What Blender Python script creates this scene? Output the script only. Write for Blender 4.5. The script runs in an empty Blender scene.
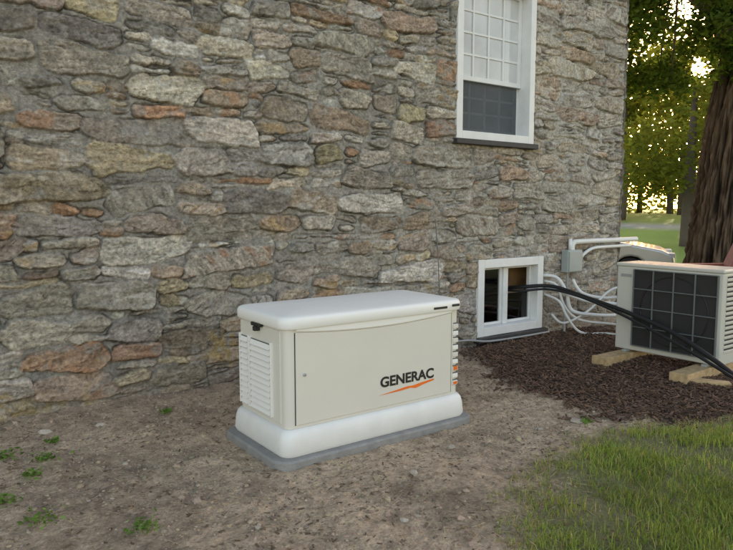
import bpy, bmesh, math, random
import numpy as np
from mathutils import Vector, Matrix, Euler
random.seed(7); rng=np.random.default_rng(11)
D=bpy.data; S=bpy.context.scene
rad=math.radians

# ---------------------------------------------------------------- helpers
def link(o,parent=None):
    S.collection.objects.link(o)
    if parent: o.parent=parent
    return o
def empty(name,loc=(0,0,0),rz=0):
    e=D.objects.new(name,None); e.empty_display_size=.2; e.location=loc; e.rotation_euler=(0,0,rz)
    return link(e)
def fastmesh(name,V,F,mat,parent=None,col=None,smooth=False):
    V=np.ascontiguousarray(V,dtype=np.float32); F=np.ascontiguousarray(F,dtype=np.int32)
    me=D.meshes.new(name); m,k=F.shape
    me.vertices.add(len(V)); me.vertices.foreach_set('co',V.ravel())
    me.loops.add(m*k); me.loops.foreach_set('vertex_index',F.ravel())
    me.polygons.add(m); me.polygons.foreach_set('loop_start',np.arange(m,dtype=np.int32)*k)
    try: me.polygons.foreach_set('loop_total',np.full(m,k,dtype=np.int32))
    except Exception: pass
    me.update(calc_edges=True)
    me.polygons.foreach_set('use_smooth',np.full(m,smooth,dtype=bool))
    if col is not None:
        a=me.color_attributes.new('Col','FLOAT_COLOR','POINT')
        c=np.ones((len(V),4),dtype=np.float32); c[:,:3]=col
        a.data.foreach_set('color',c.ravel())
    me.materials.append(mat)
    return link(D.objects.new(name,me),parent)
def mk(name,verts,faces,mat,parent=None,smooth=False,bevel=0,seg=2):
    me=D.meshes.new(name); me.from_pydata([tuple(v) for v in verts],[],faces)
    bm=bmesh.new(); bm.from_mesh(me); bmesh.ops.recalc_face_normals(bm,faces=bm.faces); bm.to_mesh(me); bm.free()
    me.materials.append(mat)
    if smooth: me.polygons.foreach_set('use_smooth',[True]*len(me.polygons))
    o=link(D.objects.new(name,me),parent)
    if bevel:
        b=o.modifiers.new('b','BEVEL'); b.width=bevel; b.segments=seg; b.limit_method='ANGLE'
    return o
def box(name,a,b,mat,parent=None,bevel=.003,seg=2):
    x0,y0,z0=[min(a[i],b[i]) for i in range(3)]; x1,y1,z1=[max(a[i],b[i]) for i in range(3)]
    v=[(x0,y0,z0),(x1,y0,z0),(x1,y1,z0),(x0,y1,z0),(x0,y0,z1),(x1,y0,z1),(x1,y1,z1),(x0,y1,z1)]
    f=[(0,3,2,1),(4,5,6,7),(0,1,5,4),(1,2,6,5),(2,3,7,6),(3,0,4,7)]
    return mk(name,v,f,mat,parent,bevel=bevel,seg=seg)
def tube(name,pts,rs,mat,parent=None,seg=12,sub=6,noise=0):
    P=[Vector(p) for p in pts]
    if not hasattr(rs,'__len__'): rs=[rs]*len(P)
    if sub>1 and len(P)>2:
        Q=[];R=[]
        for i in range(len(P)-1):
            p0=P[max(i-1,0)];p1=P[i];p2=P[i+1];p3=P[min(i+2,len(P)-1)]
            for k in range(sub):
                t=k/sub
                Q.append(.5*((2*p1)+(p2-p0)*t+(2*p0-5*p1+4*p2-p3)*t*t+(3*p1-p0-3*p2+p3)*t**3)); R.append(rs[i]*(1-t)+rs[i+1]*t)
        Q.append(P[-1]);R.append(rs[-1]); P=Q; rs=R
    V=[];F=[];up=None
    for i,p in enumerate(P):
        t=(P[min(i+1,len(P)-1)]-P[max(i-1,0)]).normalized()
        if up is None:
            up=Vector((0,0,1)) if abs(t.z)<.9 else Vector((1,0,0))
        a=(up-t*up.dot(t)).normalized(); up=a; b=t.cross(a)
        for k in range(seg):
            an=2*math.pi*k/seg; r=rs[i]*(1+noise*random.uniform(-1,1))
            V.append(p+a*math.cos(an)*r+b*math.sin(an)*r)
    n=len(P)
    for i in range(n-1):
        for k in range(seg):
            F.append((i*seg+k,i*seg+(k+1)%seg,(i+1)*seg+(k+1)%seg,(i+1)*seg+k))
    F.append(tuple(range(seg))); F.append(tuple((n-1)*seg+k for k in range(seg)))
    return mk(name,V,F,mat,parent,smooth=True)
def rrect(x0,x1,y0,y1,r,n=6):
    out=[]
    for cx,cy,a0 in ((x1-r,y1-r,0),(x0+r,y1-r,90),(x0+r,y0+r,180),(x1-r,y0+r,270)):
        for k in range(n+1):
            a=rad(a0+90*k/n); out.append((cx+r*math.cos(a),cy+r*math.sin(a)))
    return out
def loft(name,secs,mat,parent=None,n=8,smooth=True):
    V=[];F=[];m=4*(n+1)
    for z,x0,x1,y0,y1,r in secs:
        V+=[(x,y,z) for x,y in rrect(x0,x1,y0,y1,r,n)]
    for i in range(len(secs)-1):
        for k in range(m):
            F.append((i*m+k,i*m+(k+1)%m,(i+1)*m+(k+1)%m,(i+1)*m+k))
    F.append(tuple(range(m))); F.append(tuple((len(secs)-1)*m+k for k in range(m)))
    o=mk(name,V,F,mat,parent,smooth=smooth)
    if smooth:
        try: o.data.set_sharp_from_angle(angle=rad(40))
        except Exception: pass
    return o
def prism(name,poly,axis,a,b,mat,parent=None,bevel=0,seg=2):
    n=len(poly)
    if axis=='y': V=[(p[0],a,p[1]) for p in poly]+[(p[0],b,p[1]) for p in poly]
    elif axis=='x': V=[(a,p[0],p[1]) for p in poly]+[(b,p[0],p[1]) for p in poly]
    else: V=[(p[0],p[1],a) for p in poly]+[(p[0],p[1],b) for p in poly]
    F=[tuple(range(n)),tuple(range(2*n-1,n-1,-1))]+[(i,(i+1)%n,n+(i+1)%n,n+i) for i in range(n)]
    return mk(name,V,F,mat,parent,bevel=bevel,seg=seg)

# numpy noise
TAB=rng.random((512,512)).astype(np.float32)
def vn(x,y,seed=0):
    x=x+seed*17.31; y=y+seed*9.77
    xi=np.floor(x).astype(np.int64); yi=np.floor(y).astype(np.int64)
    fx=(x-xi); fy=(y-yi); fx=fx*fx*(3-2*fx); fy=fy*fy*(3-2*fy)
    a=TAB[xi&511,yi&511]; b=TAB[(xi+1)&511,yi&511]; c=TAB[xi&511,(yi+1)&511]; d=TAB[(xi+1)&511,(yi+1)&511]
    return (a*(1-fx)+b*fx)*(1-fy)+(c*(1-fx)+d*fx)*fy
def fbm(x,y,o=4,seed=0):
    s=0;a=.5;t=0
    for i in range(o):
        s=s+a*vn(x,y,seed+i*3); t+=a; a*=.5; x=x*2.03+1.7; y=y*2.03-2.3
    return s/t*2-1
def sstep(a,b,x):
    t=np.clip((x-a)/(b-a),0,1); return t*t*(3-2*t)

# ---------------------------------------------------------------- materials
def nmat(name):
    m=D.materials.new(name); m.use_nodes=True; nt=m.node_tree
    return m,nt,nt.nodes['Principled BSDF']
def simple(name,col,rough=.5,metal=0,var=.08,scale=6,bump=.0,bscale=200,spec=.5,coat=0):
    m,nt,b=nmat(name); N=nt.nodes; L=nt.links
    b.inputs['Roughness'].default_value=rough; b.inputs['Metallic'].default_value=metal
    b.inputs['Specular IOR Level'].default_value=spec
    b.inputs['Coat Weight'].default_value=coat
    tc=N.new('ShaderNodeTexCoord'); no=N.new('ShaderNodeTexNoise'); no.inputs['Scale'].default_value=scale; no.inputs['Detail'].default_value=6
    L.new(tc.outputs['Object'],no.inputs['Vector'])
    mr=N.new('ShaderNodeMapRange'); mr.inputs['From Min'].default_value=.3; mr.inputs['From Max'].default_value=.7
    mr.inputs['To Min'].default_value=1-var; mr.inputs['To Max'].default_value=1+var
    L.new(no.outputs['Fac'],mr.inputs['Value'])
    mx=N.new('ShaderNodeVectorMath'); mx.operation='SCALE'; mx.inputs[0].default_value=col[:3]
    L.new(mr.outputs['Result'],mx.inputs['Scale']); L.new(mx.outputs[0],b.inputs['Base Color'])
    if bump:
        n2=N.new('ShaderNodeTexNoise'); n2.inputs['Scale'].default_value=bscale; n2.inputs['Detail'].default_value=4
        L.new(tc.outputs['Object'],n2.inputs['Vector'])
        bp=N.new('ShaderNodeBump'); bp.inputs['Strength'].default_value=bump; bp.inputs['Distance'].default_value=.01
        L.new(n2.outputs['Fac'],bp.inputs['Height']); L.new(bp.outputs['Normal'],b.inputs['Normal'])
    return m
def attrmat(name,fine=80,lo=.7,hi=1.3,rough=.9,bump=.5,bscale=120,dist=.01,stretch=(1,1,1),spec=.3):
    m,nt,b=nmat(name); N=nt.nodes; L=nt.links
    b.inputs['Roughness'].default_value=rough; b.inputs['Specular IOR Level'].default_value=spec
    at=N.new('ShaderNodeAttribute'); at.attribute_name='Col'
    tc=N.new('ShaderNodeTexCoord'); mp=N.new('ShaderNodeMapping'); mp.inputs['Scale'].default_value=stretch
    L.new(tc.outputs['Object'],mp.inputs['Vector'])
    no=N.new('ShaderNodeTexNoise'); no.inputs['Scale'].default_value=fine; no.inputs['Detail'].default_value=6; no.inputs['Roughness'].default_value=.7
    L.new(mp.outputs[0],no.inputs['Vector'])
    mr=N.new('ShaderNodeMapRange'); mr.inputs['From Min'].default_value=.3; mr.inputs['From Max'].default_value=.7
    mr.inputs['To Min'].default_value=lo; mr.inputs['To Max'].default_value=hi
    L.new(no.outputs['Fac'],mr.inputs['Value'])
    mx=N.new('ShaderNodeVectorMath'); mx.operation='SCALE'
    L.new(at.outputs['Color'],mx.inputs[0]); L.new(mr.outputs['Result'],mx.inputs['Scale']); L.new(mx.outputs[0],b.inputs['Base Color'])
    n2=N.new('ShaderNodeTexNoise'); n2.inputs['Scale'].default_value=bscale; n2.inputs['Detail'].default_value=6; n2.inputs['Roughness'].default_value=.65
    L.new(mp.outputs[0],n2.inputs['Vector'])
    bp=N.new('ShaderNodeBump'); bp.inputs['Strength'].default_value=bump; bp.inputs['Distance'].default_value=dist
    L.new(n2.outputs['Fac'],bp.inputs['Height']); L.new(bp.outputs['Normal'],b.inputs['Normal'])
    return m
def leafmat(name,trans=.5):
    m=D.materials.new(name); m.use_nodes=True; nt=m.node_tree; N=nt.nodes; L=nt.links; N.clear()
    at=N.new('ShaderNodeAttribute'); at.attribute_name='Col'
    d=N.new('ShaderNodeBsdfDiffuse'); t=N.new('ShaderNodeBsdfTranslucent'); mx=N.new('ShaderNodeMixShader'); o=N.new('ShaderNodeOutputMaterial')
    sc=N.new('ShaderNodeVectorMath'); sc.operation='MULTIPLY'; sc.inputs[1].default_value=(1.9,1.7,.9)
    L.new(at.outputs['Color'],d.inputs['Color']); L.new(at.outputs['Color'],sc.inputs[0]); L.new(sc.outputs[0],t.inputs['Color'])
    mx.inputs[0].default_value=trans
    L.new(d.outputs[0],mx.inputs[1]); L.new(t.outputs[0],mx.inputs[2]); L.new(mx.outputs[0],o.inputs[0])
    return m
def glassmat(name,tint=(.8,.85,.85)):
    m=D.materials.new(name); m.use_nodes=True; nt=m.node_tree; N=nt.nodes; L=nt.links; N.clear()
    f=N.new('ShaderNodeFresnel'); f.inputs[0].default_value=1.6
    t=N.new('ShaderNodeBsdfTransparent'); t.inputs[0].default_value=(*tint,1)
    g=N.new('ShaderNodeBsdfGlossy'); g.inputs['Roughness'].default_value=.02
    tc=N.new('ShaderNodeTexCoord'); no=N.new('ShaderNodeTexNoise'); no.inputs['Scale'].default_value=4
    bp=N.new('ShaderNodeBump'); bp.inputs['Strength'].default_value=.05; bp.inputs['Distance'].default_value=.02
    L.new(tc.outputs['Object'],no.inputs['Vector']); L.new(no.outputs['Fac'],bp.inputs['Height']); L.new(bp.outputs['Normal'],g.inputs['Normal'])
    mx=N.new('ShaderNodeMixShader'); o=N.new('ShaderNodeOutputMaterial')
    L.new(f.outputs[0],mx.inputs[0]); L.new(t.outputs[0],mx.inputs[1]); L.new(g.outputs[0],mx.inputs[2]); L.new(mx.outputs[0],o.inputs[0])
    return m

M_stone=attrmat('rubble_stone',fine=45,lo=.58,hi=1.45,rough=.88,bump=1,bscale=75,dist=.018)
M_ground=attrmat('soil',fine=60,lo=.6,hi=1.4,rough=.95,bump=.9,bscale=60,dist=.02)
M_peb=attrmat('pebbles',fine=90,lo=.8,hi=1.2,bump=.3)
M_mulch=attrmat('wood_chips',fine=90,lo=.7,hi=1.3,bump=.3)
M_grass=leafmat('grass_blade',.35)
M_leaf=leafmat('leaf',.5)
M_bark=attrmat('bark',fine=9,lo=.6,hi=1.35,rough=.95,bump=1,bscale=9,dist=.06,stretch=(1,1,.18))
M_cream=simple('cream_powdercoat',(.635,.61,.545),.42,var=.02,scale=3,bump=.06,bscale=400)
M_lid=simple('white_powdercoat',(.77,.755,.715),.4,var=.02,scale=3,bump=.06,bscale=400)
M_base=simple('white_base',(.69,.685,.66),.5,var=.05,scale=8,bump=.1,bscale=200)
M_pad=simple('composite_pad',(.235,.23,.22),.85,var=.15,scale=14,bump=.5,bscale=120)
M_black=simple('black_plastic',(.015,.015,.016),.45)
M_rub=simple('black_rubber',(.012,.012,.013),.6,bump=.3,bscale=90)
M_dark=simple('dark_recess',(.03,.03,.03),.8)
M_text=simple('black_decal',(.02,.02,.02),.4)
M_orange=simple('orange_decal',(.75,.16,.02),.4)
M_white=simple('white_paint',(.68,.68,.67),.45,var=.05,scale=9)
M_pvc=simple('white_pvc',(.62,.62,.60),.4,var=.05)
M_greybox=simple('grey_enclosure',(.30,.33,.32),.45)
M_grey=simple('grey_conduit',(.28,.28,.28),.5)
M_rib=simple('grille_rib_grey',(.12,.13,.13),.5)
M_sill=simple('dark_sill',(.03,.03,.032),.6,var=.3,scale=20)
M_unit=simple('hvac_cream',(.50,.49,.44),.4,var=.02)
M_lumber=simple('lumber',(.42,.30,.16),.75,var=.25,scale=25,bump=.3)
M_glass=glassmat('window_glass')
M_pane=simple('curtained_pane',(.50,.505,.50),.10,var=.22,scale=2.2,coat=.6)
M_curtain=simple('curtain',(.80,.80,.79),.9,var=.1,scale=5)
M_screen=simple('insect_screen',(.10,.11,.12),.7)
M_inner=simple('basement_interior',(.45,.27,.13),.8,var=.4,scale=6)
M_roof=simple('roof_shingle',(.10,.10,.10),.9,var=.3,scale=30,bump=.5)
M_label=simple('label',(.75,.75,.72),.5)
M_farbark=simple('distant_bark',(.09,.07,.055),.9)

# ---------------------------------------------------------------- rubble wall
PAL=np.array([[.35,.318,.275],[.39,.353,.30],[.28,.26,.235],[.33,.262,.20],[.385,.325,.27],[.50,.47,.43],[.34,.215,.14],[.37,.315,.215],[.20,.18,.16],[.43,.385,.32]])
PW=np.array([.18,.16,.12,.13,.09,.08,.06,.07,.045,.07]); PW/=PW.sum()
def pack(W,H,z0,r):
    c=.04; n=int(round(W/c)); c=W/n; h=np.full(n,z0); out=[]
    while True:
        i=int(np.argmin(h))
        if h[i]>H: break
        j=i
        while j<n and abs(h[j]-h[i])<1e-6: j+=1
        L=j-i; cur=h[i]
        ln=h[i-1] if i>0 else 99; rn=h[j] if j<n else 99
        w=int(np.clip(round(r.lognormal(2.05,.52)),3,18))
        if L-w<3: w=L if L<=17 else L//2
        hh=float(np.clip(w*c*r.uniform(.24,.54),.05,.195))
        if r.random()<.17: hh=r.uniform(.035,.06)
        if L<3:
            hh=min(ln,rn)-cur
            if hh>.16: hh=.08
        for nb in (ln,rn):
            if abs(cur+hh-nb)<.035 and nb-cur>.035: hh=nb-cur
        hh=max(hh,.03)
        at=i
        if L>w and r.random()<.5 : at=j-w
        out.append((at*c,(at+w)*c,cur,cur+hh)); h[at:at+w]=cur+hh
    return out
def stone_field(xs,zs,x0,x1,ztop,seed):
    r=np.random.default_rng(seed)
    X,Z=np.meshgrid(xs,zs)
    X=X.astype(np.float32);Z=Z.astype(np.float32)
    WX=X+.014*fbm(X*5,Z*5,2,seed)+.011*fbm(X*20,Z*26,3,seed+1)
    WZ=Z+.030*fbm(X*2.6,Z*2.6,2,seed+2)+.012*fbm(X*16,Z*24,3,seed+3)
    SD=np.full(X.shape,1.,np.float32); HT=np.zeros(X.shape,np.float32)
    C=np.zeros(X.shape+(3,),np.float32)
    for (a,b,lo,hi) in pack(x1-x0,ztop,-.25,r):
        a+=x0;b+=x0
        i0,i1=np.searchsorted(xs,[a-.07,b+.07]); j0,j1=np.searchsorted(zs,[lo-.07,hi+.07])
        if i1<=i0 or j1<=j0: 
            continue
        cx,cz=(a+b)/2,(lo+hi)/2; gap=r.uniform(.003,.012)
        hw=(b-a)/2-gap; hh=(hi-lo)/2-gap*.8
        u=WX[j0:j1,i0:i1]-cx; v=WZ[j0:j1,i0:i1]-cz
        pl=[]
        for ang,dist in ((0,hw),(180,hw),(90,hh),(270,hh)):
            tilt=r.normal(0,9 if ang%180 else 24); tilt=np.clip(tilt,-34,34)
            if ang%180: tilt=np.clip(tilt,-12,12)*min(1,hh/hw*2.2)
            pl.append((ang+tilt,dist))
        for sx in (1,-1):
            for sy in (1,-1):
                if r.random()<.25: continue
                th=math.atan2(sy*r.uniform(.6,1.6),sx*r.uniform(.3,1.2)); n=(math.cos(th),math.sin(th))
                full=abs(n[0])*hw+abs(n[1])*hh
                pl.append((math.degrees(th),full-r.uniform(.04,.5)*hh*.8))
        k=.008
        ds=np.stack([u*math.cos(rad(ang))+v*math.sin(rad(ang))-dist for ang,dist in pl])
        mxv=ds.max(0); sd=mxv+k*np.log(np.exp((ds-mxv)/k).sum(0))-.003
        ci=r.choice(len(PAL),p=PW); base=PAL[ci]*r.uniform(.68,1.28)*(1+r.normal(0,.015,3))
        if cx>4.0 or seed==9:
            q=.45 if seed==9 else .45*min(1,(cx-4.0)/1.2); base=base*(1-q)+np.array([.33,.31,.28])*q
        rot=r.normal(0,.12)
        if r.random()<.10: rot=r.uniform(-1.2,1.2)
        cu=u*math.cos(rot)+v*math.sin(rot); cv=-u*math.sin(rot)+v*math.cos(rot)
        sN=int(r.integers(0,400)); st=r.uniform(22,60)
        lay=fbm(cu*5,cv*st,4,sN); gr=fbm(cu*20,cv*34,4,sN+5); big=fbm(cu*6,cv*11,3,sN+9); fine=fbm(cu*60,cv*75,2,sN+13)
        p=r.uniform(.014,.042); tx,tz=r.normal(0,.06),r.normal(0,.14)
        if hh<.035: p*=.7
        e=np.clip((-sd+.004)/r.uniform(.010,.026),0,1); prof=1-(1-e)**2.0
        q=lay*2.2+big*1.1; step=np.floor(q)+sstep(.62,1,q-np.floor(q))
        hgt=p*prof+(tx*u+tz*v)*prof*.6+prof*(.0045*step+.0055*gr+.003*fine-.010*np.abs(big))
        alt=PAL[r.choice(len(PAL),p=PW)]
        m=np.clip(.5+big*1.9,0,1)[...,None]*r.uniform(.1,.6)
        col=base*(1-m)+alt*m*.6+base*m*.4
        col=col*np.clip(1+.50*lay*r.uniform(.2,1)+.46*gr+.36*fine,.3,1.9)[...,None]
        cr=np.abs(fbm(cu*3+2,cv*st*.5,3,sN+33)); ck=np.clip(1-cr/.05,0,1)*(r.random()<.7)*np.clip(.3+1.5*gr+.5,0,1)
        col=col*(1-.55*ck[...,None]); hgt=hgt-.009*ck*prof
        if r.random()<.45:
            q=np.clip((fbm(cu*9,cv*18,3,sN+50)-.18)*5,0,1)[...,None]; pick=r.random()
            tgt=np.array([.56,.54,.50]) if pick<.55 else (np.array([.43,.31,.16]) if pick<.85 else np.array([.40,.22,.13]))
            col=col*(1-q*.6)+tgt*q*.6
        sl=(slice(j0,j1),slice(i0,i1)); msk=sd<SD[sl]
        SD[sl]=np.where(msk,sd,SD[sl]); HT[sl]=np.where(msk,hgt,HT[sl]); C[sl]=np.where(msk[...,None],col,C[sl])
    mh=.008+.007*fbm(X*3,Z*3,2,seed+60)+.006*fbm(X*25,Z*25,4,seed+61)
    mc=np.array([.328,.312,.285])*(1+.25*fbm(X*1.4,Z*1.4,3,seed+62)+.30*fbm(X*30,Z*30,4,seed+63))[...,None]
    mc=mc*(.88+.34*sstep(3.0,5.5,X))[...,None]
    edge=SD+.016*fbm(X*9,Z*10,4,seed+64)+.0025+.012*sstep(.0,.5,fbm(X*1.5,Z*1.5,3,seed+66))
    w=sstep(-.005,.004,edge)
    H=HT*(1-w)+mh*w
    crev=np.exp(-((edge-.001)/.0055)**2)*np.clip(.45+1.6*fbm(X*7,Z*7,3,seed+70),0,1)
    H=H-.018*crev
    col=C*(1-w[...,None])+mc*w[...,None]
    col=col*(1-.68*crev[...,None])
    sm=(sstep(.22,.42,fbm(X*8,Z*10,4,seed+75))*.6)[...,None]; col=col*(1-sm)+mc*1.12*sm
    st=1+.22*fbm(X*.9,Z*.6,4,seed+80)
    col=col*st[...,None]
    dirt=np.clip(1-Z/.40+.6*fbm(X*3,Z*3,3,seed+81),0,1)[...,None]*.45
    col=col*(1-dirt)+np.array([.21,.165,.12])*dirt
    lich=np.clip((fbm(X*2.3,Z*2.8,4,seed+90)-.18)*4,0,1)*np.clip((1.5-Z)/.9,0,1)*(X<4)
    g=(lich*np.clip(.5+2*fbm(X*30,Z*30,3,seed+91),0,1)*.75)[...,None]
    col=col*(1-g)+np.array([.38,.28,.11])*g
    return X,Z,H,np.clip(col*np.array([1.02,1.0,.96]),.02,.75)
def grid_faces(nx,nz,mask=None):
    i=np.arange(nz-1)[:,None]*nx+np.arange(nx-1)[None,:]
    F=np.stack([i,i+1,i+nx+1,i+nx],-1)
    if mask is not None: F=F[~mask]
    return F.reshape(-1,4)

house=empty('stone_house')
XC=6.93
xs=np.concatenate([np.arange(-5,-.2,.035),np.arange(-.2,XC,.0068),[XC]])
zs=np.concatenate([np.arange(-.15,3.95,.0068),np.arange(3.95,6.31,.035)])
UW=(4.29,5.36,1.99,3.52); BW=(4.60,5.56,.09,.85)
for o in (UW,BW):
    for v in o[:2]: xs[np.argmin(abs(xs-v))]=v
    for v in o[2:]: zs[np.argmin(abs(zs-v))]=v
X,Z,H,Cc=stone_field(xs,zs,-5,XC,6.3,5)
xm=(xs[1:]+xs[:-1])/2; zm=(zs[1:]+zs[:-1])/2; XM,ZM=np.meshgrid(xm,zm)
mask=np.zeros(XM.shape,bool)
for o in (UW,BW): mask|=(XM>o[0])&(XM<o[1])&(ZM>o[2])&(ZM<o[3])
V=np.stack([X,-H,Z],-1).reshape(-1,3)
fastmesh('stone_wall',V,grid_faces(len(xs),len(zs),mask),M_stone,house,Cc.reshape(-1,3),smooth=True)
ys=np.concatenate([[-.03],np.arange(0,9,.03)]); zs2=np.arange(-1.2,6.31,.03)
X,Z,H,Cc=stone_field(ys,zs2,-.1,9,6.3,9)
V=np.stack([XC-.012+H,X,Z],-1).reshape(-1,3)
fastmesh('gable_wall',V,grid_faces(len(ys),len(zs2)),M_stone,house,Cc.reshape(-1,3),smooth=True)
M_plainstone=simple('plain_stone',(.30,.275,.24),.9,var=.35,scale=5,bump=.6,bscale=12)
box('rear_wall',(-5,8.8,-1),(6.9,9.0,6.3),M_plainstone,house)
box('end_wall',(-5,.05,-1),(-4.8,8.8,6.3),M_plainstone,house)
mk('roof',[(-5.4,-.45,6.2),(7.3,-.45,6.2),(7.3,9.45,6.2),(-5.4,9.45,6.2),(-5.4,4.5,9.6),(7.3,4.5,9.6)],[(0,1,5,4),(2,3,4,5),(1,2,5),(3,0,4),(0,3,2,1)],M_roof,house)

def frame(name,x0,x1,z0,z1,w,ya,yb,mat,parent,bevel=.004,wb=None):
    wb=w if wb is None else wb
    box(name+'_left',(x0,ya,z0),(x0+w,yb,z1),mat,parent,bevel)
    box(name+'_right',(x1-w,ya,z0),(x1,yb,z1),mat,parent,bevel)
    box(name+'_top',(x0+w+.0005,ya+.001,z1-w),(x1-w-.0005,yb,z1-.001),mat,parent,bevel)
    box(name+'_bottom',(x0+w+.0005,ya+.001,z0+.001),(x1-w-.0005,yb,z0+wb),mat,parent,bevel)
x0,x1,z0,z1=UW
frame('upper_window_casing',x0,x1,z0,z1,.075,-.035,.17,M_white,house,.004)
ix0,ix1,iz0,iz1=x0+.076,x1-.076,z0+.076,z1-.076
zmid=2.57
frame('upper_sash',ix0,ix1,zmid-.02,iz1,.045,.085,.125,M_white,house)
frame('lower_sash',ix0,ix1,iz0,zmid+.022,.045,.126,.165,M_white,house)
def muntins(nm,xa,xb,za,zb,nx,nz,y):
    for k in range(1,nx):
        xx=xa+(xb-xa)*k/nx; box(nm+'_v%d'%k,(xx-.010,y,za),(xx+.010,y+.02,zb),M_white,house,.002)
    for k in range(1,nz):
        zz=za+(zb-za)*k/nz; box(nm+'_h%d'%k,(xa,y+.003,zz-.010),(xb,y+.018,zz+.010),M_white,house,.002)
muntins('upper_muntin',ix0+.045,ix1-.045,zmid+.025,iz1-.045,4,4,.095)
muntins('lower_muntin',ix0+.045,ix1-.045,iz0+.045,zmid-.02,4,3,.136)
box('upper_glass',(ix0+.03,.107,zmid),(ix1-.03,.110,iz1-.02),M_pane,house,0)
box('lower_glass',(ix0+.03,.147,iz0+.02),(ix1-.03,.150,zmid),M_glass,house,0)
n=120; cv=[];cf=[]
for i in range(n+1):
    xx=x0-.2+(x1-x0+.6)*i/n; yy=.19+.008*math.sin(i*.9)+.008*math.sin(i*.37)
    cv+=[(xx,yy,z0),(xx,yy,z1)]
for i in range(n): cf.append((2*i,2*i+2,2*i+3,2*i+1))
mk('curtain',cv,cf,M_curtain,house,smooth=True)
sv=[];sf=[]
def strip(a,b,c,d):
    k=len(sv); sv.extend([a,b,c,d]); sf.append((k,k+1,k+2,k+3))
ya=.122
nz_=70
for k in range(nz_):
    zz=iz0+.01+(zmid-iz0-.02)*k/nz_; strip((ix0+.02,ya,zz),(ix1-.02,ya,zz),(ix1-.02,ya,zz+.0045),(ix0+.02,ya,zz+.0045))
nx_=110
for k in range(nx_):
    xx=ix0+.02+(ix1-ix0-.04)*k/nx_; strip((xx,ya-.001,iz0+.01),(xx+.0042,ya-.001,iz0+.01),(xx+.0042,ya-.001,zmid),(xx,ya-.001,zmid))
mk('insect_screen',sv,sf,M_screen,house)
box('upper_window_sill',(x0-.03,-.075,z0-.05),(x1+.03,.12,z0-.002),M_sill,house,.005)
x0,x1,z0,z1=BW
frame('basement_window_casing',x0,x1,z0,z1,.085,-.04,.12,M_white,house,.004)
ix0,ix1,iz0,iz1=x0+.086,x1-.086,z0+.086,z1-.086; xm_=(ix0+ix1)/2-.02
box('basement_mullion',(xm_-.03,.03,iz0),(xm_+.03,.10,iz1),M_white,house)
frame('basement_sash_a',ix0,xm_-.031,iz0,iz1,.028,.05,.09,M_white,house)
frame('basement_sash_b',xm_+.031,ix1,iz0,iz1,.028,.05,.09,M_white,house)
box('basement_glass_a',(ix0+.02,.068,iz0+.02),(xm_-.05,.071,iz1-.02),M_glass,house,0)
box('basement_glass_b',(xm_+.05,.068,iz0+.02),(ix1-.02,.071,iz0+.30),M_glass,house,0)
box('basement_room_back',(3.8,.42,-.3),(6.6,.45,1.2),M_inner,house)
box('basement_shelf',(5.2,.25,.15),(5.6,.38,.5),M_lumber,house)
box('basement_window_sill',(x0-.02,-.085,z0-.055),(x1+.05,.1,z0-.003),M_sill,house,.006)
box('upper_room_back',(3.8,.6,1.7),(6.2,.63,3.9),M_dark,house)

# ---------------------------------------------------------------- ground
def polysd(px,py,poly):
    d=np.full(px.shape,1e9); ins=np.zeros(px.shape,bool); n=len(poly)
    for i in range(n):
        ax,ay=poly[i]; bx,by=poly[(i+1)%n]
        ex,ey=bx-ax,by-ay; wx,wy=px-ax,py-ay
        t=np.clip((wx*ex+wy*ey)/(ex*ex+ey*ey),0,1); d=np.minimum(d,np.hypot(wx-t*ex,wy-t*ey))
        c=((ay>py)!=(by>py))&(px<(bx-ax)*(py-ay)/(by-ay+1e-12)+ax); ins^=c
    return np.where(ins,-d,d)
MUL=[(4.35,.1),(6.5,.1),(6.6,-1.2),(6.2,-2.7),(4.9,-2.75),(3.95,-2.4),(3.75,-1.95),(3.8,-1.2),(4.1,-.5)]
GX=[-50,1.3,1.75,1.95,2.25,2.8,3.3,3.65,4.1,4.9,6.2,6.9,7.2,400]; GY=[-5.2,-4.2,-3.2,-2.78,-2.5,-2.28,-2.16,-2.25,-2.5,-2.7,-2.75,-1.5,200,200]
def masks(x,y):
    nz=.16*fbm(x*2.2,y*2.2,4,7)+.07*fbm(x*9,y*9,3,8)
    mul=sstep(.20,-.14,polysd(x,y,MUL)+1.5*nz)
    gb=np.interp(x,GX,GY)
    gr=sstep(-.15,.40,(gb-y)+1.3*nz)
    gr=np.maximum(gr,sstep(6.6,7.2,x+nz))
    return mul*(1-gr*.6),gr
def gz(x,y):
    r=np.hypot(x,y)
    z=-.72*sstep(9,17,x)+1.5*sstep(17,62,x)
    near=np.exp(-(((x-2.25)/1.1)**4+((y+1.25)/.7)**4))
    z=z+(.028*fbm(x*1.3,y*1.3,3,1)+.014*fbm(x*6,y*6,3,2))*(1-.85*near)+(.008*fbm(x*28,y*28,3,3)+.006*fbm(x*14,y*14,2,5))*(r<12)
    mul=np.exp(-(((x-5.0)/1.1)**4+((y+1.0)/1.0)**4))
    z=z+.03*mul*(1+fbm(x*4,y*4,2,4))
    z=z+.05*np.exp(-((y)/.25)**2)*(x<4.3)*(x>-5)*(y<.3)
    return z
def axis(c0,c1,step,lo,hi):
    a=list(np.arange(c0,c1,step)); s=step
    while a[-1]<hi: s*=1.12; a.append(a[-1]+s)
    s=step; b=[]; cur=a[0]
    while cur>lo: s*=1.12; cur-=s; b.append(cur)
    return np.array(b[::-1]+a)
gx=axis(.1,6.8,.0115,-250,420); gy=axis(-3.7,.15,.0115,-250,300)
GXX,GYY=np.meshgrid(gx,gy); mul,gr=masks(GXX,GYY); GZ=gz(GXX,GYY)
cl=sstep(-.1,.6,fbm(GXX*9,GYY*9,4,21))
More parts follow.
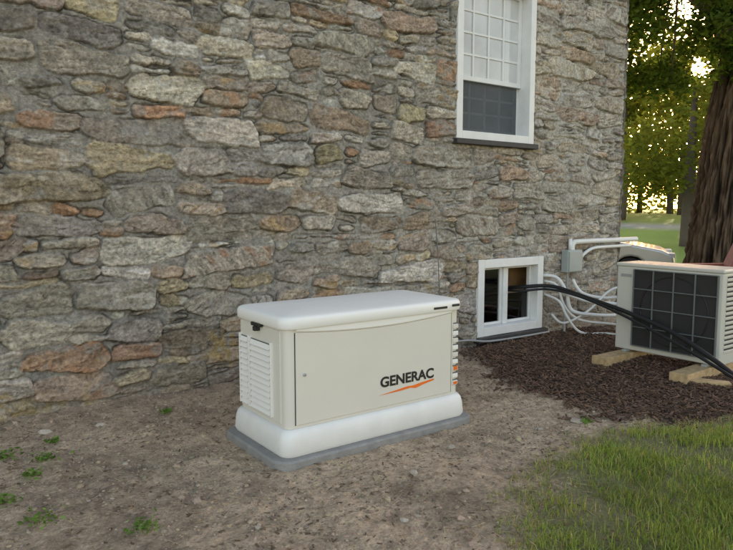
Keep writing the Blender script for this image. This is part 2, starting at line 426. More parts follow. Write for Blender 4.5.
soil=np.array([.43,.328,.228])*(1+.40*fbm(GXX*1.6,GYY*1.6,3,22)+.30*fbm(GXX*14,GYY*14,4,23)+.2*fbm(GXX*40,GYY*40,2,27))[...,None]
soil=soil*(1-.32*cl[...,None])
mc=np.array([.085,.052,.036])*(1+.4*fbm(GXX*15,GYY*15,4,24))[...,None]
far=sstep(9,22,GXX)[...,None]
gc=np.array([.19,.18,.085])*(1-far)+np.array([.19,.275,.055])*far  # far lawn: green, with its colour raised to stand in for sunlight
gc=gc*(1+.35*fbm(GXX*2,GYY*2,4,25)+.25*fbm(GXX*.2,GYY*.2,3,26))[...,None]
col=soil*(1-mul[...,None])+mc*mul[...,None]; col=col*(1-gr[...,None])+gc*gr[...,None]
wall_foot=np.exp(-(GYY/.35)**2)*(GXX<7)  # ground colour gets darker towards the wall foot
col=col*(1-.25*wall_foot)[...,None]
drv=(sstep(40,40.5,GXX)*sstep(43,42.5,GXX))[...,None]; col=col*(1-drv)+np.array([.36,.35,.33])*drv
V=np.stack([GXX,GYY,GZ],-1).reshape(-1,3)
fastmesh('ground',V,grid_faces(len(gx),len(gy)),M_ground,None,np.clip(col,.01,.6).reshape(-1,3),smooth=True)

ico_v=[];t=(1+5**.5)/2
for a,b in ((-1,t),(1,t),(-1,-t),(1,-t)): ico_v+=[(a,b,0)]
for a,b in ((-1,t),(1,t),(-1,-t),(1,-t)): ico_v+=[(0,a,b)]
for a,b in ((t,-1),(t,1),(-t,-1),(-t,1)): ico_v+=[(a,0,b)]
ico_v=np.array(ico_v,float); ico_v/=np.linalg.norm(ico_v[0])
ico_f=np.array([(0,11,5),(0,5,1),(0,1,7),(0,7,10),(0,10,11),(1,5,9),(5,11,4),(11,10,2),(10,7,6),(7,1,8),(3,9,4),(3,4,2),(3,2,6),(3,6,8),(3,8,9),(4,9,5),(2,4,11),(6,2,10),(8,6,7),(9,8,1)])
def pebbles(name,P,sz,cols,mat,flat=(.5,.9)):
    n=len(P); V=ico_v[None]*(1+rng.normal(0,.16,(n,12,1)))
    sc=np.stack([rng.uniform(.8,1.3,n),rng.uniform(.7,1.1,n),rng.uniform(*flat,n)],-1)*sz[:,None]
    V=V*sc[:,None]; a=rng.uniform(0,6.28,n); c,s=np.cos(a)[:,None],np.sin(a)[:,None]
    Vx=V[...,0]*c-V[...,1]*s; Vy=V[...,0]*s+V[...,1]*c
    V=np.stack([Vx,Vy,V[...,2]],-1)+P[:,None]
    F=ico_f[None]+np.arange(n)[:,None,None]*12
    return fastmesh(name,V.reshape(-1,3),F.reshape(-1,3),mat,None,np.repeat(cols,12,0),smooth=False)
n=42000; px=rng.uniform(.0,6.5,n); py=rng.uniform(-4,-.02,n); m_,g_=masks(px,py)
keep=(rng.random(n)<(1-g_)*(1-.8*m_)*(.35+.65*(fbm(px*2,py*2,3,31)>-.1)))&~((px>1.52)&(px<3.0)&(py<-.88)&(py>-1.68))
px,py=px[keep],py[keep]; n=len(px); sz=np.clip(rng.lognormal(-5.4,.5,n),.0018,.022)
pc=np.array([.36,.28,.20])*rng.uniform(.5,1.1,(n,1))*(1+rng.normal(0,.04,(n,3)))
pebbles('gravel',np.stack([px,py,gz(px,py)+sz*.1],-1),sz,pc,M_peb)
ls=[(3.49,-2.02,.06),(3.2,-1.95,.03),(.95,-1.05,.025),(1.2,-2.1,.022),(2.1,-2.05,.03),(2.5,-1.9,.025),(1.0,-.35,.04),(3.4,-.5,.03),(1.75,-2.4,.028),(3.0,-.25,.035),(.7,-.3,.05),(3.6,-1.2,.022)]
P=np.array([(a,b,0) for a,b,c in ls],float); P[:,2]=gz(P[:,0],P[:,1])+.003; s_=np.array([c for a,b,c in ls])
pebbles('loose_stones',P,s_*.85,np.array([.37,.32,.26])*rng.uniform(.8,1.15,(len(ls),1)),M_peb,(.35,.55))
def chips(name,n,xr,yr,fn,lr,wr,colfn,mat,lift=.012,tiltmax=.6):
    px=rng.uniform(*xr,n); py=rng.uniform(*yr,n); k=rng.random(n)<fn(px,py)
    k&=~((px>1.56)&(px<2.97)&(py<-.91)&(py>-1.63)); px,py=px[k],py[k]; n=len(px)
    l=rng.uniform(*lr,n); w=rng.uniform(*wr,n); h=w*rng.uniform(.25,.6,n)
    cube=np.array([(-1,-1,-1),(1,-1,-1),(1,1,-1),(-1,1,-1),(-1,-.8,1),(1,-1,1),(.9,1,1),(-1,.9,1)],float)*.5
    V=cube[None]*np.stack([l,w,h],-1)[:,None]
    tl=rng.normal(0,tiltmax*.5,n); c,s=np.cos(tl)[:,None],np.sin(tl)[:,None]
    V=np.stack([V[...,0]*c-V[...,2]*s,V[...,1],V[...,0]*s+V[...,2]*c],-1)
    a=rng.uniform(0,6.28,n); c,s=np.cos(a)[:,None],np.sin(a)[:,None]
    V=np.stack([V[...,0]*c-V[...,1]*s,V[...,0]*s+V[...,1]*c,V[...,2]],-1)
    V=V+np.stack([px,py,gz(px,py)+rng.uniform(0,lift,n)],-1)[:,None]
    F=np.array([(0,3,2,1),(4,5,6,7),(0,1,5,4),(1,2,6,5),(2,3,7,6),(3,0,4,7)])[None]+np.arange(n)[:,None,None]*8
    return fastmesh(name,V.reshape(-1,3),F.reshape(-1,4),mat,None,np.repeat(colfn(n),8,0))
chips('mulch',36000,(3.3,6.9),(-3.0,0),lambda x,y:masks(x,y)[0],(.012,.055),(.005,.014),lambda n:np.array([.108,.064,.042])*rng.uniform(.35,1.7,(n,1)),M_mulch,.02)
chips('soil_debris',9000,(.1,5.0),(-4,-.05),lambda x,y:(1-masks(x,y)[0])*(.3+.7*(fbm(x*3,y*3,3,91)>0))*(1-.5*masks(x,y)[1]),(.008,.032),(.003,.008),lambda n:np.array([.17,.12,.075])*rng.uniform(.45,1.5,(n,1)),M_mulch,.006,.3)
def strawmask(x,y):
    m,g=masks(x,y); return np.clip(.05+np.exp(-((g-.4)/.28)**2)*.8+.15*g,0,1)*(1-m*.6)*(g<.98)
chips('dry_straw',20000,(.2,5.5),(-4,-.1),strawmask,(.02,.08),(.0012,.0026),lambda n:np.array([.44,.36,.22])*rng.uniform(.4,1.15,(n,1)),M_mulch,.012,.3)

def blades(name,px,py,h,w,cols,mat,lean=.6):
    n=len(px); a=rng.uniform(0,6.28,n); d=np.stack([np.cos(a),np.sin(a)],-1); nrm=np.stack([-d[:,1],d[:,0]],-1)
    ln=rng.uniform(.1,lean,n)*h; z=gz(px,py)-.004
    V=np.zeros((n,5,3)); base=np.stack([px,py],-1)
    V[:,0,:2]=base-nrm*w[:,None]; V[:,1,:2]=base+nrm*w[:,None]; V[:,0,2]=V[:,1,2]=z
    mid=base+d*(ln*.35)[:,None]; V[:,2,:2]=mid-nrm*w[:,None]*.8; V[:,3,:2]=mid+nrm*w[:,None]*.8; V[:,2,2]=V[:,3,2]=z+h*.6
    V[:,4,:2]=base+d*ln[:,None]*1.2; V[:,4,2]=z+h*rng.uniform(.75,1,n)
    F=np.array([(0,1,3),(0,3,2),(2,3,4)])[None]+np.arange(n)[:,None,None]*5
    return fastmesh(name,V.reshape(-1,3),F.reshape(-1,3),mat,None,np.repeat(cols,5,0))
n=260000; px=rng.uniform(1.2,6.5,n); py=rng.uniform(-4.6,-1.5,n); _,g_=masks(px,py)
dens=g_*np.clip(.55+1.3*fbm(px*3,py*3,3,41),.08,1)
k=rng.random(n)<dens; px,py,g_=px[k],py[k],g_[k]; n=len(px)
h=rng.uniform(.02,.07,n)*(.45+.6*g_)*(1+.5*fbm(px*4,py*4,2,42))
dry=rng.random(n)<.10+.35*(1-g_)
gcol=np.where(dry[:,None],np.array([.36,.30,.15]),np.array([.215,.28,.07]))*rng.uniform(.6,1.4,(n,1))
gcol=gcol*(1+.3*fbm(px*2.5,py*2.5,3,43))[:,None]
blades('lawn_grass',px,py,h,rng.uniform(.0011,.0026,n),gcol,M_grass,1.0)

def leaves(name,C,size,cols,mat,parent=None,flat=.0):
    n=len(C); u=rng.normal(0,1,(n,3)); u[:,2]*=.6; u/=np.linalg.norm(u,axis=1)[:,None]
    w=rng.normal(0,1,(n,3)); w=np.cross(u,w); w/=np.linalg.norm(w,axis=1)[:,None]
    s=size[:,None]
    V=np.stack([C-u*s,C+w*s*.45-u*s*.1,C+u*s,C-w*s*.45-u*s*.1],1)
    F=np.arange(n*4).reshape(n,4)
    return fastmesh(name,V.reshape(-1,3),F,mat,parent,np.repeat(cols,4,0))
wl=[(.62,-.73,.06),(.81,-1.83,.06),(1.41,-.35,.03),(.46,-1.52,.065),(.44,-.61,.065),(.70,-.5,.03),(3.49,-2.08,.03),(.35,-1.2,.065),(.56,-1.95,.05),(.52,-.95,.04)]
for (x,y,s) in wl:
    n=int(50+450*s); P=np.stack([rng.normal(0,s*.6,n),rng.normal(0,s*.6,n),np.abs(rng.normal(0,s*.25,n))+.008],-1)
    P+=np.array([x,y,float(gz(np.array(x),np.array(y)))])
    leaves('weed_plant',P,rng.uniform(.007,.018,n),np.array([.12,.20,.05])*rng.uniform(.6,1.5,(n,1)),M_grass)

# ---------------------------------------------------------------- generator
gen=empty('standby_generator')
loft('pad',[(-.02,1.555,2.97,-1.635,-.91,.10),(.030,1.555,2.97,-1.635,-.91,.10),(.040,1.565,2.96,-1.625,-.92,.09)],M_pad,gen,smooth=True)
loft('base_skirt',[(.041,1.615,2.915,-1.585,-.955,.06),(.06,1.605,2.925,-1.595,-.945,.065),(.13,1.61,2.92,-1.59,-.95,.065),(.16,1.618,2.912,-1.582,-.958,.062),(.178,1.632,2.898,-1.568,-.972,.055),(.184,1.66,2.87,-1.54,-1.0,.05)],M_base,gen)
BX0,BX1,BY0,BY1=1.645,2.885,-1.555,-.985
loft('enclosure',[(.183,BX0,BX1,BY0,BY1,.045),(.735,BX0,BX1,BY0,BY1,.045)],M_cream,gen)
def ls_(z,o,r=.06): return (z,BX0-o,BX1+o,BY0-o,BY1+o,max(r+o,.02))
loft('lid',[ls_(.722,.010),ls_(.720,.022),ls_(.726,.026),ls_(.764,.026),ls_(.775,.021),ls_(.782,.010),ls_(.786,-.008),ls_(.791,-.05,.08),ls_(.797,-.13,.15),ls_(.800,-.24,.24)],M_lid,gen)
xa,xb=BX0+.055,BX1-.075
pts=[(xa,.20),(xb,.20)]
for k in range(21):
    t=k/20; xx=xb+(xa-xb)*t; pts.append((xx,.700-.030*(1-(2*t-1)**2)))
prism('front_panel',pts,'y',BY0-.007,BY0+.01,M_cream,gen,bevel=.004,seg=3)
lip=[]
for k in range(21):
    t=k/20; xx=xb+(xa-xb)*t; lip.append((xx,.707-.030*(1-(2*t-1)**2)))
lip=[(xa,.735),(xb,.735)]+lip
prism('lid_lip',lip,'y',BY0-.014,BY0+.01,M_lid,gen,bevel=.005,seg=3)
box('panel_gap_left',(xa-.007,BY0-.0015,.20),(xa-.002,BY0+.02,.70),M_dark,gen,0)
box('panel_gap_right',(xb+.002,BY0-.0015,.20),(xb+.006,BY0+.02,.70),M_dark,gen,0)
tube('key_lock',[(BX0+.105,BY0-.0,.47),(BX0+.105,BY0-.012,.47)],.009,M_greybox,gen,16,1)
for k in range(9):
    z=.24+k*.045
    box('corner_vent_%d'%k,(xb+.018,BY0-.006,z),(xb+.062,BY0+.01,z+.028),M_lid if k%2 else M_cream,gen,.004)
    box('corner_vent_slot_%d'%k,(xb+.020,BY0-.0022,z+.030),(xb+.060,BY0+.01,z+.037),M_rib,gen,0)
box('warning_label',(xb+.022,BY0-.0075,.335),(xb+.055,BY0-.005,.36),M_orange,gen,0)
box('caution_label',(xb+.022,BY0-.0075,.245),(xb+.055,BY0-.005,.262),M_orange,gen,0)
box('end_panel',(BX0-.005,BY0+.06,.20),(BX0+.01,BY1-.035,.705),M_cream,gen,.004)
def louvres(nm,ya,yb,za,zb,n,x):
    box(nm+'_recess',(x-.0022,ya,za),(x+.01,yb,zb),M_rib,gen,0)
    st=(zb-za)/n
    for k in range(n):
        z=za+k*st
        prism(nm+'_%d'%k,[(x-.016,z+.001),(x-.013,z-.001),(x-.001,z+st*.74),(x-.003,z+st*.80)],'y',ya+.002,yb-.002,M_lid,gen)
louvres('louvre_a',-1.40,-1.16,.225,.62,12,BX0-.005)
louvres('louvre_b',-1.13,-1.035,.225,.62,12,BX0-.005)
for ya in (-1.410,-1.155,-1.14,-1.030):
    box('louvre_post',(BX0-.019,ya-.003,.218),(BX0-.002,ya+.007,.63),M_lid,gen,.002)
box('latch_plate',(BX0-.034,-1.31,.70),(BX0-.006,-1.21,.722),M_black,gen,.006)
box('latch_hook',(BX0-.040,-1.275,.675),(BX0-.006,-1.245,.702),M_black,gen,.005)
box('lid_sticker',(BX1-.24,BY0-.0275,.738),(BX1-.13,BY0-.02,.752),M_text,gen,0)
box('lid_latch',(BX1-.09,BY0-.033,.745),(BX1-.03,BY0-.02,.760),M_black,gen,.004)
cu=D.curves.new('lettering','FONT'); cu.body='GENERAC'; cu.size=.1; cu.extrude=.0008; cu.offset=.0032
to=D.objects.new('lettering_src',cu); S.collection.objects.link(to)
dg=bpy.context.evaluated_depsgraph_get(); me=D.meshes.new_from_object(to.evaluated_get(dg)); S.collection.objects.unlink(to); D.objects.remove(to)
co=np.array([v.co[:] for v in me.vertices]); mn,mxx=co.min(0),co.max(0)
TX0,TX1,TZ0,TZ1=2.255,2.665,.315,.378
for v in me.vertices:
    x=(v.co.x-mn[0])/(mxx[0]-mn[0]); z=(v.co.y-mn[1])/(mxx[1]-mn[1])
    v.co=Vector((TX0+(TX1-TX0)*x,BY0-.0085-v.co.z*.6,TZ0+(TZ1-TZ0)*z))
me.materials.clear(); me.materials.append(M_text); link(D.objects.new('lettering',me),gen)
sw=[(2.245,.272),(2.36,.283),(2.46,.294),(2.50,.292),(2.56,.300),(2.665,.309),(2.668,.300),(2.58,.286),(2.52,.273),(2.48,.281),(2.40,.275)]
prism('swoosh',sw,'y',BY0-.0087,BY0-.0065,M_orange,gen)

# ---------------------------------------------------------------- heat pump outdoor unit
hp=empty('heat_pump_unit')
UX0,UX1,UY0,UY1,UZ0,UZ1=5.20,5.53,-2.06,-1.14,.115,.875
box('cabinet',(UX0,UY0,UZ0),(UX1,UY1,UZ1-.03),M_unit,hp,.012,3)
box('top_cover',(UX0-.008,UY0-.008,UZ1-.032),(UX1+.008,UY1+.008,UZ1),M_unit,hp,.012,3)
GY0,GY1=UY0+.035,UY1-.17
box('fan_recess',(UX0-.004,GY0,UZ0+.05),(UX0+.02,GY1,UZ1-.05),M_dark,hp,.002)
ring=[(UX0-.0065,(GY0+GY1)/2+.29*math.cos(a),(UZ0+UZ1)/2+.29*math.sin(a)) for a in np.linspace(0,2*math.pi,41)]
tube('fan_ring',ring,.006,M_black,hp,6,1)
for k in range(5): 
    yy=GY0+(GY1-GY0)*(k+0)/4
    box('grille_rib_v%d'%k,(UX0-.022,yy-.005,UZ0+.05),(UX0-.006,yy+.005,UZ1-.05),M_rib,hp,.002)
for k in range(5):
    zz=UZ0+.05+(UZ1-UZ0-.10)*k/4
    box('grille_rib_h%d'%k,(UX0-.020,GY0,zz-.004),(UX0-.007,GY1,zz+.004),M_rib,hp,.002)
wv=[];wf=[]
for k in range(46):
    zz=UZ0+.07+(UZ1-UZ0-.135)*k/45; i=len(wv)
    wv+=[(UX0-.014,GY0,zz-.0018),(UX0-.014,GY1,zz-.0018),(UX0-.014,GY1,zz+.0018),(UX0-.014,GY0,zz+.0018)]; wf.append((i,i+1,i+2,i+3))
mk('grille_wires',wv,wf,M_black,hp)
for k in range(16):
    zz=UZ0+.10+k*.038
    box('side_louvre_%d'%k,(UX0+.05,UY0-.006,zz),(UX0+.26,UY0+.005,zz+.02),M_unit,hp,.003)
    box('side_slot_%d'%k,(UX0+.055,UY0-.0015,zz+.021),(UX0+.255,UY0+.005,zz+.034),M_dark,hp,0)
box('badge',(UX0-.004,UY1-.14,UZ1-.12),(UX0+.002,UY1-.04,UZ1-.095),M_grey,hp,.001)
box('foot_a',(UX0-.03,UY1-.13,.098),(UX1+.03,UY1-.09,.116),M_greybox,hp,.003)
box('foot_b',(UX0-.03,UY0+.09,.098),(UX1+.03,UY0+.13,.116),M_greybox,hp,.003)
for nm,y0 in (('lumber_block',-1.30),('lumber_block',-1.98)):
    o=box(nm,(-.43,-.07,-.045),(.43,.07,.045),M_lumber,None,.005); o.location=(5.24,y0+.05,.052); o.rotation_euler=(0,0,rad(random.uniform(-4,4)))
o=box('lumber_block',(-.16,-.045,-.02),(.16,.045,.02),M_lumber,None,.005); o.location=(4.98,-2.08,.03); o.rotation_euler=(0,.05,rad(-50))

hs=empty('black_hoses')
base=[(5.28,.25,.50),(5.30,-.02,.53),(5.38,-.30,.57),(5.28,-.75,.53),(5.16,-1.25,.45),(5.02,-1.75,.36),(4.85,-2.15,.27),(4.62,-2.6,.14),(4.35,-3.1,.05),(4.1,-3.6,.03)]
for k,(dx,dz,r) in enumerate(((0,0,.019),(-.035,-.024,.012))):
    p=[(x+dx*(1+.35*math.sin(i*1.3+k)),y+.02*k,max(z+dz*(1 if i<7 else .3)+.012*math.sin(i*1.7+k*2),.03)) for i,(x,y,z) in enumerate(base)]
    tube('hose_%d'%k,p,r,M_rub,hs,12,8)

eb=empty('electrical_disconnect_box')
box('enclosure',(5.86,-.12,.66),(6.10,-.03,.90),M_greybox,eb,.008,3)
box('cover',(5.87,-.135,.67),(6.09,-.118,.885),M_greybox,eb,.005)
tube('conduit',[(5.92,-.07,.67),(5.92,-.07,.4),(5.88,-.08,.15),(5.86,-.1,-.02)],.014,M_grey,eb,10,5)
pp=empty('white_refrigerant_pipes')
tube('wall_pipe_a',[(6.0,-.06,.89),(6.02,-.06,.97),(6.15,-.07,.985),(6.95,-.09,.985),(7.15,-.1,.985)],.028,M_pvc,pp,14,5)
tube('wall_pipe_b',[(6.10,-.08,.80),(6.3,-.09,.90),(6.6,-.1,.915),(7.0,-.12,.915)],.018,M_pvc,pp,12,5)
tube('wall_cover',[(5.98,-.05,.89),(5.98,-.05,1.02)],.02,M_pvc,pp,12,1)
loops=[[(5.62,.0,.66),(5.66,-.14,.62),(5.72,-.2,.40),(5.85,-.3,.26),(6.1,-.5,.22),(6.0,-.9,.25),(5.75,-1.08,.28)],
 [(5.64,.0,.60),(5.70,-.2,.55),(5.9,-.35,.46),(6.2,-.5,.42),(6.1,-.8,.40),(5.8,-1.0,.36),(5.6,-1.12,.33)],
 [(5.62,.0,.52),(5.65,-.18,.46),(5.70,-.25,.30),(5.80,-.35,.14),(6.05,-.5,.12),(6.0,-.8,.14),(5.7,-1.1,.2)],
 [(6.0,-.08,.66),(6.05,-.16,.52),(6.25,-.3,.46),(6.4,-.6,.5),(6.1,-1.0,.5),(5.6,-1.12,.45)],
 [(5.70,-.05,.30),(5.74,-.18,.22),(5.9,-.35,.35),(6.2,-.45,.58),(6.3,-.7,.56),(5.9,-1.0,.42),(5.6,-1.12,.4)],
 [(5.60,.0,.72),(5.68,-.12,.70),(5.74,-.2,.55),(5.78,-.25,.36),(5.95,-.45,.32),(6.3,-.6,.3),(6.0,-.95,.3)]]
for k,l in enumerate(loops): tube('pipe_loop_%d'%k,[(a,b,max(.03,c-.08)) for a,b,c in l],.018 if k%2 else .013,M_pvc,pp,10,7)
cb=empty('wall_cable')
tube('cable_run',[(2.7,-.9,.08),(3.0,-.4,.05),(3.3,-.08,.06),(3.8,-.06,.10),(4.4,-.06,.09),(4.7,-.1,.055),(5.2,-.11,.05),(5.6,-.1,.05)],.011,M_grey,cb,8,6)
tube('cable_riser',[(4.02,-.055,1.25),(4.05,-.06,.95),(4.09,-.06,.5),(4.2,-.07,.07)],.0045,M_rib,cb,8,5)

# ---------------------------------------------------------------- big tree
def trunk_mesh(name,path,rs,mat,parent,flare=0,seg=200,rings=220,amp=.06,seed=0):
    P=[Vector(p) for p in path]; n=len(P); Vv=np.zeros((rings,seg,3)); Cl=np.zeros((rings,seg,3))
    th=np.linspace(0,2*np.pi,seg,endpoint=False)
    for i in range(rings):
        f=i/(rings-1)*(n-1); k=min(int(f),n-2); t=f-k
        p0=P[max(k-1,0)];p1=P[k];p2=P[k+1];p3=P[min(k+2,n-1)]
        q=.5*((2*p1)+(p2-p0)*t+(2*p0-5*p1+4*p2-p3)*t*t+(3*p1-p0-3*p2+p3)*t**3); r=rs[k]*(1-t)+rs[k+1]*t
        hh=q.z-P[0].z
        nx_=np.cos(th);ny_=np.sin(th)
        rid=1-np.abs(fbm(nx_*13+hh*.9+50,ny_*13+hh*.55+50,4,seed))*2.6
        roots=1+flare*math.exp(-hh/.5)*(.5+.5*np.sin(th*5+1))
        rr=r*roots*(1+amp*(rid-.5))+.015*fbm(nx_*20+40,ny_*20+hh*6,3,seed+4)
        Vv[i,:,0]=q.x+nx_*rr; Vv[i,:,1]=q.y+ny_*rr; Vv[i,:,2]=q.z
        Cl[i]=np.array([.13,.092,.064])*np.clip(.25+.95*rid,.2,1.25)[:,None]
    idx=np.arange(rings-1)[:,None]*seg+np.arange(seg)[None]; nxt=np.arange(rings-1)[:,None]*seg+(np.arange(seg)[None]+1)%seg
    F=np.stack([idx,nxt,nxt+seg,idx+seg],-1).reshape(-1,4)
    return fastmesh(name,Vv.reshape(-1,3),F,mat,parent,Cl.reshape(-1,3),smooth=True)
tree=empty('shade_tree')
tx,ty=13.15,1.75; tz=-.55
trunk_mesh('trunk',[(tx,ty,tz-.1),(tx,ty,tz+.6),(tx+.05,ty-.03,tz+2),(tx+.15,ty-.1,tz+3.6),(tx+.3,ty-.2,tz+5.2),(tx+.3,ty-.3,tz+8)],[.82,.68,.60,.56,.48,.3],M_bark,tree,flare=.35,amp=.16)
rt=np.random.default_rng(5)
M_limb=simple('limb_bark',(.11,.08,.055),.95,var=.3,scale=10,bump=.6,bscale=20)
cl=[]
limbs=[((tx,ty,4.4),(tx-1.2,ty+.5,6.1),(tx-3.6,ty+1.1,6.9)),((tx,ty,4.3),(tx-.9,ty-1.6,6.0),(tx-2.4,ty-3.2,6.4)),((tx,ty,4.4),(tx+1.8,ty+1,6.2),(tx+3.6,ty+2.2,7.3)),
 ((tx,ty,4.2),(tx+.6,ty-2,6.2),(tx+1.6,ty-3.8,7.4)),((tx,ty,4.8),(tx-.8,ty+2,6.8),(tx-1.6,ty+4,7.6)),((tx,ty,5.5),(tx-1.4,ty+.2,7.6),(tx-2.8,ty-.4,9.2)),((tx+.3,ty,6.2),(tx+.8,ty+.8,8.6),(tx+1,ty+1.2,10.6))]
for k,l in enumerate(limbs):
    tube('limb_%d'%k,l,[.26,.15,.06],M_limb,tree,10,6,.06)
    a,b,c=[np.array(q) for q in l]
    for j in range(9):
        t=rt.uniform(.35,1); s=a+(b-a)*min(1,t*2) if t<.5 else b+(c-b)*(t*2-1)
        e=s+rt.normal(0,1,3)*np.array([1.3,1.3,.8])+np.array([0,0,-.3 if j%3 else .6])
        m=(s+e)/2+np.array([0,0,.25])
        tube('branch_%d_%d'%(k,j),[s,m,e],[.045,.028,.010],M_limb,tree,6,3)
        cl.append(e); cl.append(m*.5+e*.5+rt.normal(0,.3,3))
for j in range(70):
    x=tx+rt.uniform(-4.6,-.4); y=ty+rt.uniform(-1.5,2.6); z=rt.uniform(4.1,6.8)-.25*max(0,(x-tx+2.2))
    cl.append(np.array([x,y,z]))
for (x,y,z) in ((tx-1.0,ty+.9,3.9),(tx-1.5,ty+.4,3.6),(tx-.9,ty+.3,4.4),(tx-1.8,ty+1.2,4.2),(tx-2.3,ty+1.0,3.7)):
    tube('twig',[(tx-1.2,ty+.5,6.0),(x+.1,y,z+.9),(x,y,z)],[.03,.02,.008],M_limb,tree,6,4); cl.append(np.array([x,y,z]))
_cp=np.array([0,-4.53,1.35]); _dv=np.array([math.cos(rad(10.3))*math.cos(rad(27.9)),math.cos(rad(10.3))*math.sin(rad(27.9)),math.sin(rad(10.3))])
C=[]
for c in cl:
    n=int(rt.uniform(240,560)); r=rt.uniform(.35,.75); d=rt.normal(0,1,(n,3)); d/=np.linalg.norm(d,axis=1)[:,None]; d*=(rt.random((n,1))**.45)*r
    d[:,2]*=.6; d[:,2]-=.12*np.hypot(d[:,0],d[:,1]); C.append(c+d)
C=np.concatenate(C)
# thin spot in the crown towards the low sun
_d=np.linalg.norm(np.cross(C-_cp,_dv),axis=1); C=C[(_d>.22)|(rt.random(len(C))<.14+.6*(_d/.22)**2)]; n=len(C)
lc=np.array([.064,.105,.022])*rng.uniform(.5,1.6,(n,1))*(1+rng.normal(0,.06,(n,3)))
leaves('foliage',C,rng.uniform(.035,.075,n),lc,M_leaf,tree)

# ---------------------------------------------------------------- distant trees
bg=empty('background_trees')
pos=[]
for hd in np.arange(4,54,2.1):
    if abs(hd-27.9)<1.0: hd+=1.3
    dist=rt.uniform(50,84); a=rad(hd+rt.uniform(-.5,.5)); pos.append((dist*math.cos(a),-4.5+dist*math.sin(a),rt.uniform(10,17)))
pos+=[(30,11.5,9),(33,8.5,8),(42,12,9)]
AC=[];ACol=[];ASz=[]
for k,(x,y,hgt) in enumerate(pos):
    g0=float(gz(np.array(x),np.array(y)))
    tube('trunk_%d'%k,[(x,y,g0-.2),(x+rt.uniform(-.3,.3),y,g0+hgt*.35),(x+rt.uniform(-.6,.6),y,g0+hgt*.8)],[.35,.26,.08],M_farbark,bg,8,4)
    nc=32; tint=np.array([.095,.135,.026])*rt.uniform(.7,1.4)*np.array([rt.uniform(.9,1.3),1,1])
    for j in range(nc):
        f=rt.uniform(.22,1); rr=hgt*.30*math.sqrt(max(.05,1-((f-.55)/.5)**2)); a=rt.uniform(0,6.28); q=rr*math.sqrt(rt.random())
        c=np.array([x+q*math.cos(a),y+q*math.sin(a),g0+hgt*f]); n=80 if x>45 else 260; d=rt.normal(0,1,(n,3))*hgt*.07; ASz.append(np.full(n,1.0 if x>45 else .42))
        d[:,2]*=.7; AC.append(c+d); ACol.append(np.tile(tint*rt.uniform(.7,1.3),(n,1))*rt.uniform(.7,1.3,(n,1)))
for k in range(170):
    a=rad(rt.uniform(0,58)); dist=rt.uniform(78,92); c=np.array([dist*math.cos(a),-4.5+dist*math.sin(a),rt.uniform(1.0,6.5)]); n=90
    ASz.append(np.full(n,1.0)); AC.append(c+rt.normal(0,1,(n,3))*np.array([1.6,1.6,1.0])); ACol.append(np.tile(np.array([.09,.13,.03])*rt.uniform(.6,1.3),(n,1)))
AC=np.concatenate(AC); ACol=np.concatenate(ACol); ASz=np.concatenate(ASz)
_k=np.linalg.norm(np.cross(AC-_cp,_dv),axis=1)>.6; AC=AC[_k]; ACol=ACol[_k]; ASz=ASz[_k]
leaves('foliage',AC,rng.uniform(.20,.44,len(AC))*ASz,ACol,M_leaf,bg)

# ---------------------------------------------------------------- parked car
car=empty('parked_car',(12.9,5.2,-.34),rad(-58))
M_car=simple('silver_paint',(.50,.52,.53),.3,metal=.3,var=.02,coat=.5)
M_cg=simple('car_glass',(.03,.04,.045),.08)
M_tire=simple('tyre',(.02,.02,.02),.8); M_rim=simple('alloy',(.45,.45,.46),.3,metal=.8)
def arch(cx,r=.36,n=9): return [(cx+r*math.cos(a),.30+r*math.sin(a)) for a in np.linspace(math.pi,0,n)]
low=[(-2.2,.30)]+arch(-1.38)+arch(1.38)+[(2.18,.28),(2.26,.48),(2.22,.68),(2.0,.80),(1.2,.95),(-1.9,.98),(-2.2,.9),(-2.28,.6)]
prism('lower_body',low,'y',-.88,.88,M_car,car,.05,3)
gh=[(-1.95,.975),(1.15,.945),(.45,1.40),(.1,1.46),(-1.0,1.46),(-1.5,1.38)]
V=[(p[0],-.80 if p[1]<1.2 else -.62,p[1]) for p in gh]+[(p[0],.80 if p[1]<1.2 else .62,p[1]) for p in gh]; n=6
mk('greenhouse',V,[tuple(range(n)),tuple(range(2*n-1,n-1,-1))]+[(i,(i+1)%n,n+(i+1)%n,n+i) for i in range(n)],M_cg,car,bevel=.04)
prism('roof',[(-1.5,1.385),(-1.0,1.47),(.1,1.47),(.45,1.41),(.1,1.49),(-1.0,1.49)],'y',-.63,.63,M_car,car,.01)
for s in (-1,1):
    for (xa,za,xb,zb) in ((1.15,.95,.45,1.41),(-.35,.97,-.35,1.47),(-1.9,.97,-1.5,1.39)):
        tube('pillar',[(xa,s*.80,za),(xb,s*.635,zb)],.035,M_car,car,8,1)
    for xw in (-1.38,1.38):
        tube('tyre',[(xw,s*.68,.31),(xw,s*.89,.31)],.31,M_tire,car,28,1); tube('rim',[(xw,s*.88,.31),(xw,s*.90,.31)],.2,M_rim,car,20,1)
    box('headlight',(2.02,s*.55,.64),(2.25,s*.84,.74),M_label,car,.02); box('tail_light',(-2.3,s*.6,.72),(-2.2,s*.86,.86),M_orange,car,.02)
    box('mirror',(.72,s*.88,.98),(.88,s*1.03,1.1),M_car,car,.03)

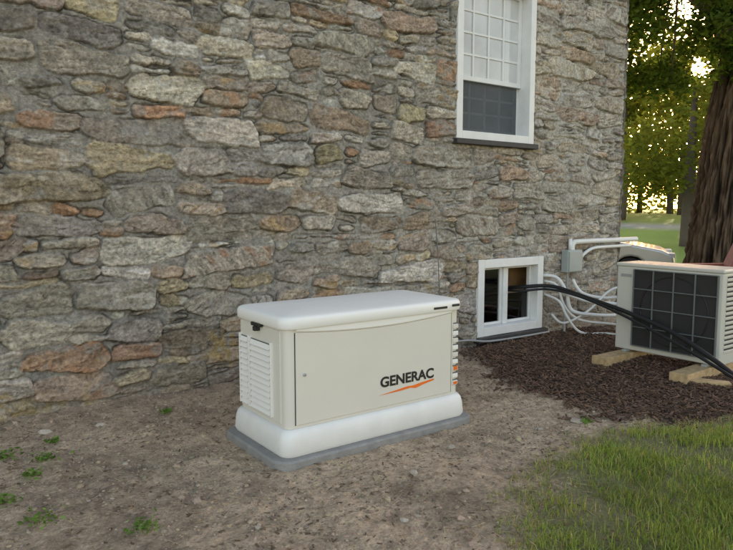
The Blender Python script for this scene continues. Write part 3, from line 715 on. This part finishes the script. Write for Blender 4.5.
# ---------------------------------------------------------------- adirondack chair
ch=empty('adirondack_chair',(9.85,.32,-.08),rad(150))
M_red=simple('red_stain',(.20,.055,.035),.6,var=.15,scale=20)
for k in range(5):
    y=-.22+k*.11; top=1.0-.35*((k-2)/2)**2*.3
    mk('back_slat_%d'%k,[(-.22,y-.05,.28),(-.22,y+.05,.28),(-.55,y*1.25+.055,top),(-.55,y*1.25-.055,top),(-.20,y-.05,.29),(-.20,y+.05,.29),(-.53,y*1.25+.055,top+.01),(-.53,y*1.25-.055,top+.01)],[(0,1,2,3),(4,5,6,7),(0,1,5,4),(1,2,6,5),(2,3,7,6),(3,0,4,7)],M_red,ch)
for k in range(6): 
    o=box('seat_slat_%d'%k,(-.2+k*.095,-.28,.27+k*.022),(-.115+k*.095,.28,.29+k*.022),M_red,ch)
for s in (-1,1):
    box('arm',(-.45,s*.28,.56),(.36,s*.42,.585),M_red,ch); box('front_leg',(.22,s*.29,-.02),(.32,s*.33,.56),M_red,ch)
    box('rear_leg',(-.42,s*.29,-.02),(-.34,s*.33,.56),M_red,ch)
    mk('side_rail',[(.34,s*.26,.30),(.34,s*.29,.30),(.34,s*.29,.42),(.34,s*.26,.42),(-.6,s*.26,0),(-.6,s*.29,0),(-.6,s*.29,.08),(-.6,s*.26,.08)],[(0,1,2,3),(4,5,6,7),(0,1,5,4),(1,2,6,5),(2,3,7,6),(3,0,4,7)],M_red,ch)

# ---------------------------------------------------------------- light
EL,HD=10.5,27.9
w=D.worlds.new('World'); S.world=w; w.use_nodes=True; nt=w.node_tree
bgn=nt.nodes['Background']; sky=nt.nodes.new('ShaderNodeTexSky'); sky.sky_type='NISHITA'; sky.sun_disc=False
sky.sun_elevation=rad(EL); sky.sun_rotation=rad(90-HD); sky.air_density=1.0; sky.dust_density=2.0; sky.ozone_density=1.0
wb=nt.nodes.new('ShaderNodeVectorMath'); wb.operation='MULTIPLY'; wb.inputs[1].default_value=(1.23,.98,.83)
nt.links.new(sky.outputs[0],wb.inputs[0]); nt.links.new(wb.outputs[0],bgn.inputs[0]); bgn.inputs[1].default_value=.72
sl=D.lights.new('sun','SUN'); sl.energy=4.5; sl.angle=rad(.5); sl.color=(1,.80,.56)
m,ntt,b=nmat('sun_surface'); b.inputs['Emission Color'].default_value=(1,.55,.16,1); b.inputs['Emission Strength'].default_value=5
bm=bmesh.new(); bmesh.ops.create_uvsphere(bm,u_segments=24,v_segments=12,radius=2.0); me=D.meshes.new('sun_disc'); bm.to_mesh(me); bm.free(); me.materials.append(m)
sd_=link(D.objects.new('sun_disc',me)); sd_.location=Vector((0,-4.53,1.35))+Vector(_dv)*320
so=link(D.objects.new('sun',sl)); dv=Vector((math.cos(rad(EL))*math.cos(rad(HD)),math.cos(rad(EL))*math.sin(rad(HD)),math.sin(rad(EL))))
so.rotation_euler=dv.to_track_quat('Z','Y').to_euler(); so.location=dv*60

cam=D.cameras.new('camera'); cam.sensor_width=36; cam.lens=660/733*36; cam.clip_end=2000; cam.clip_start=.05
co_=link(D.objects.new('camera',cam)); co_.location=(0,-4.53,1.35); co_.rotation_euler=(rad(90-5.8),0,rad(-36)); S.camera=co_
S.view_settings.view_transform='Standard'; S.view_settings.look='None'; S.view_settings.exposure=0
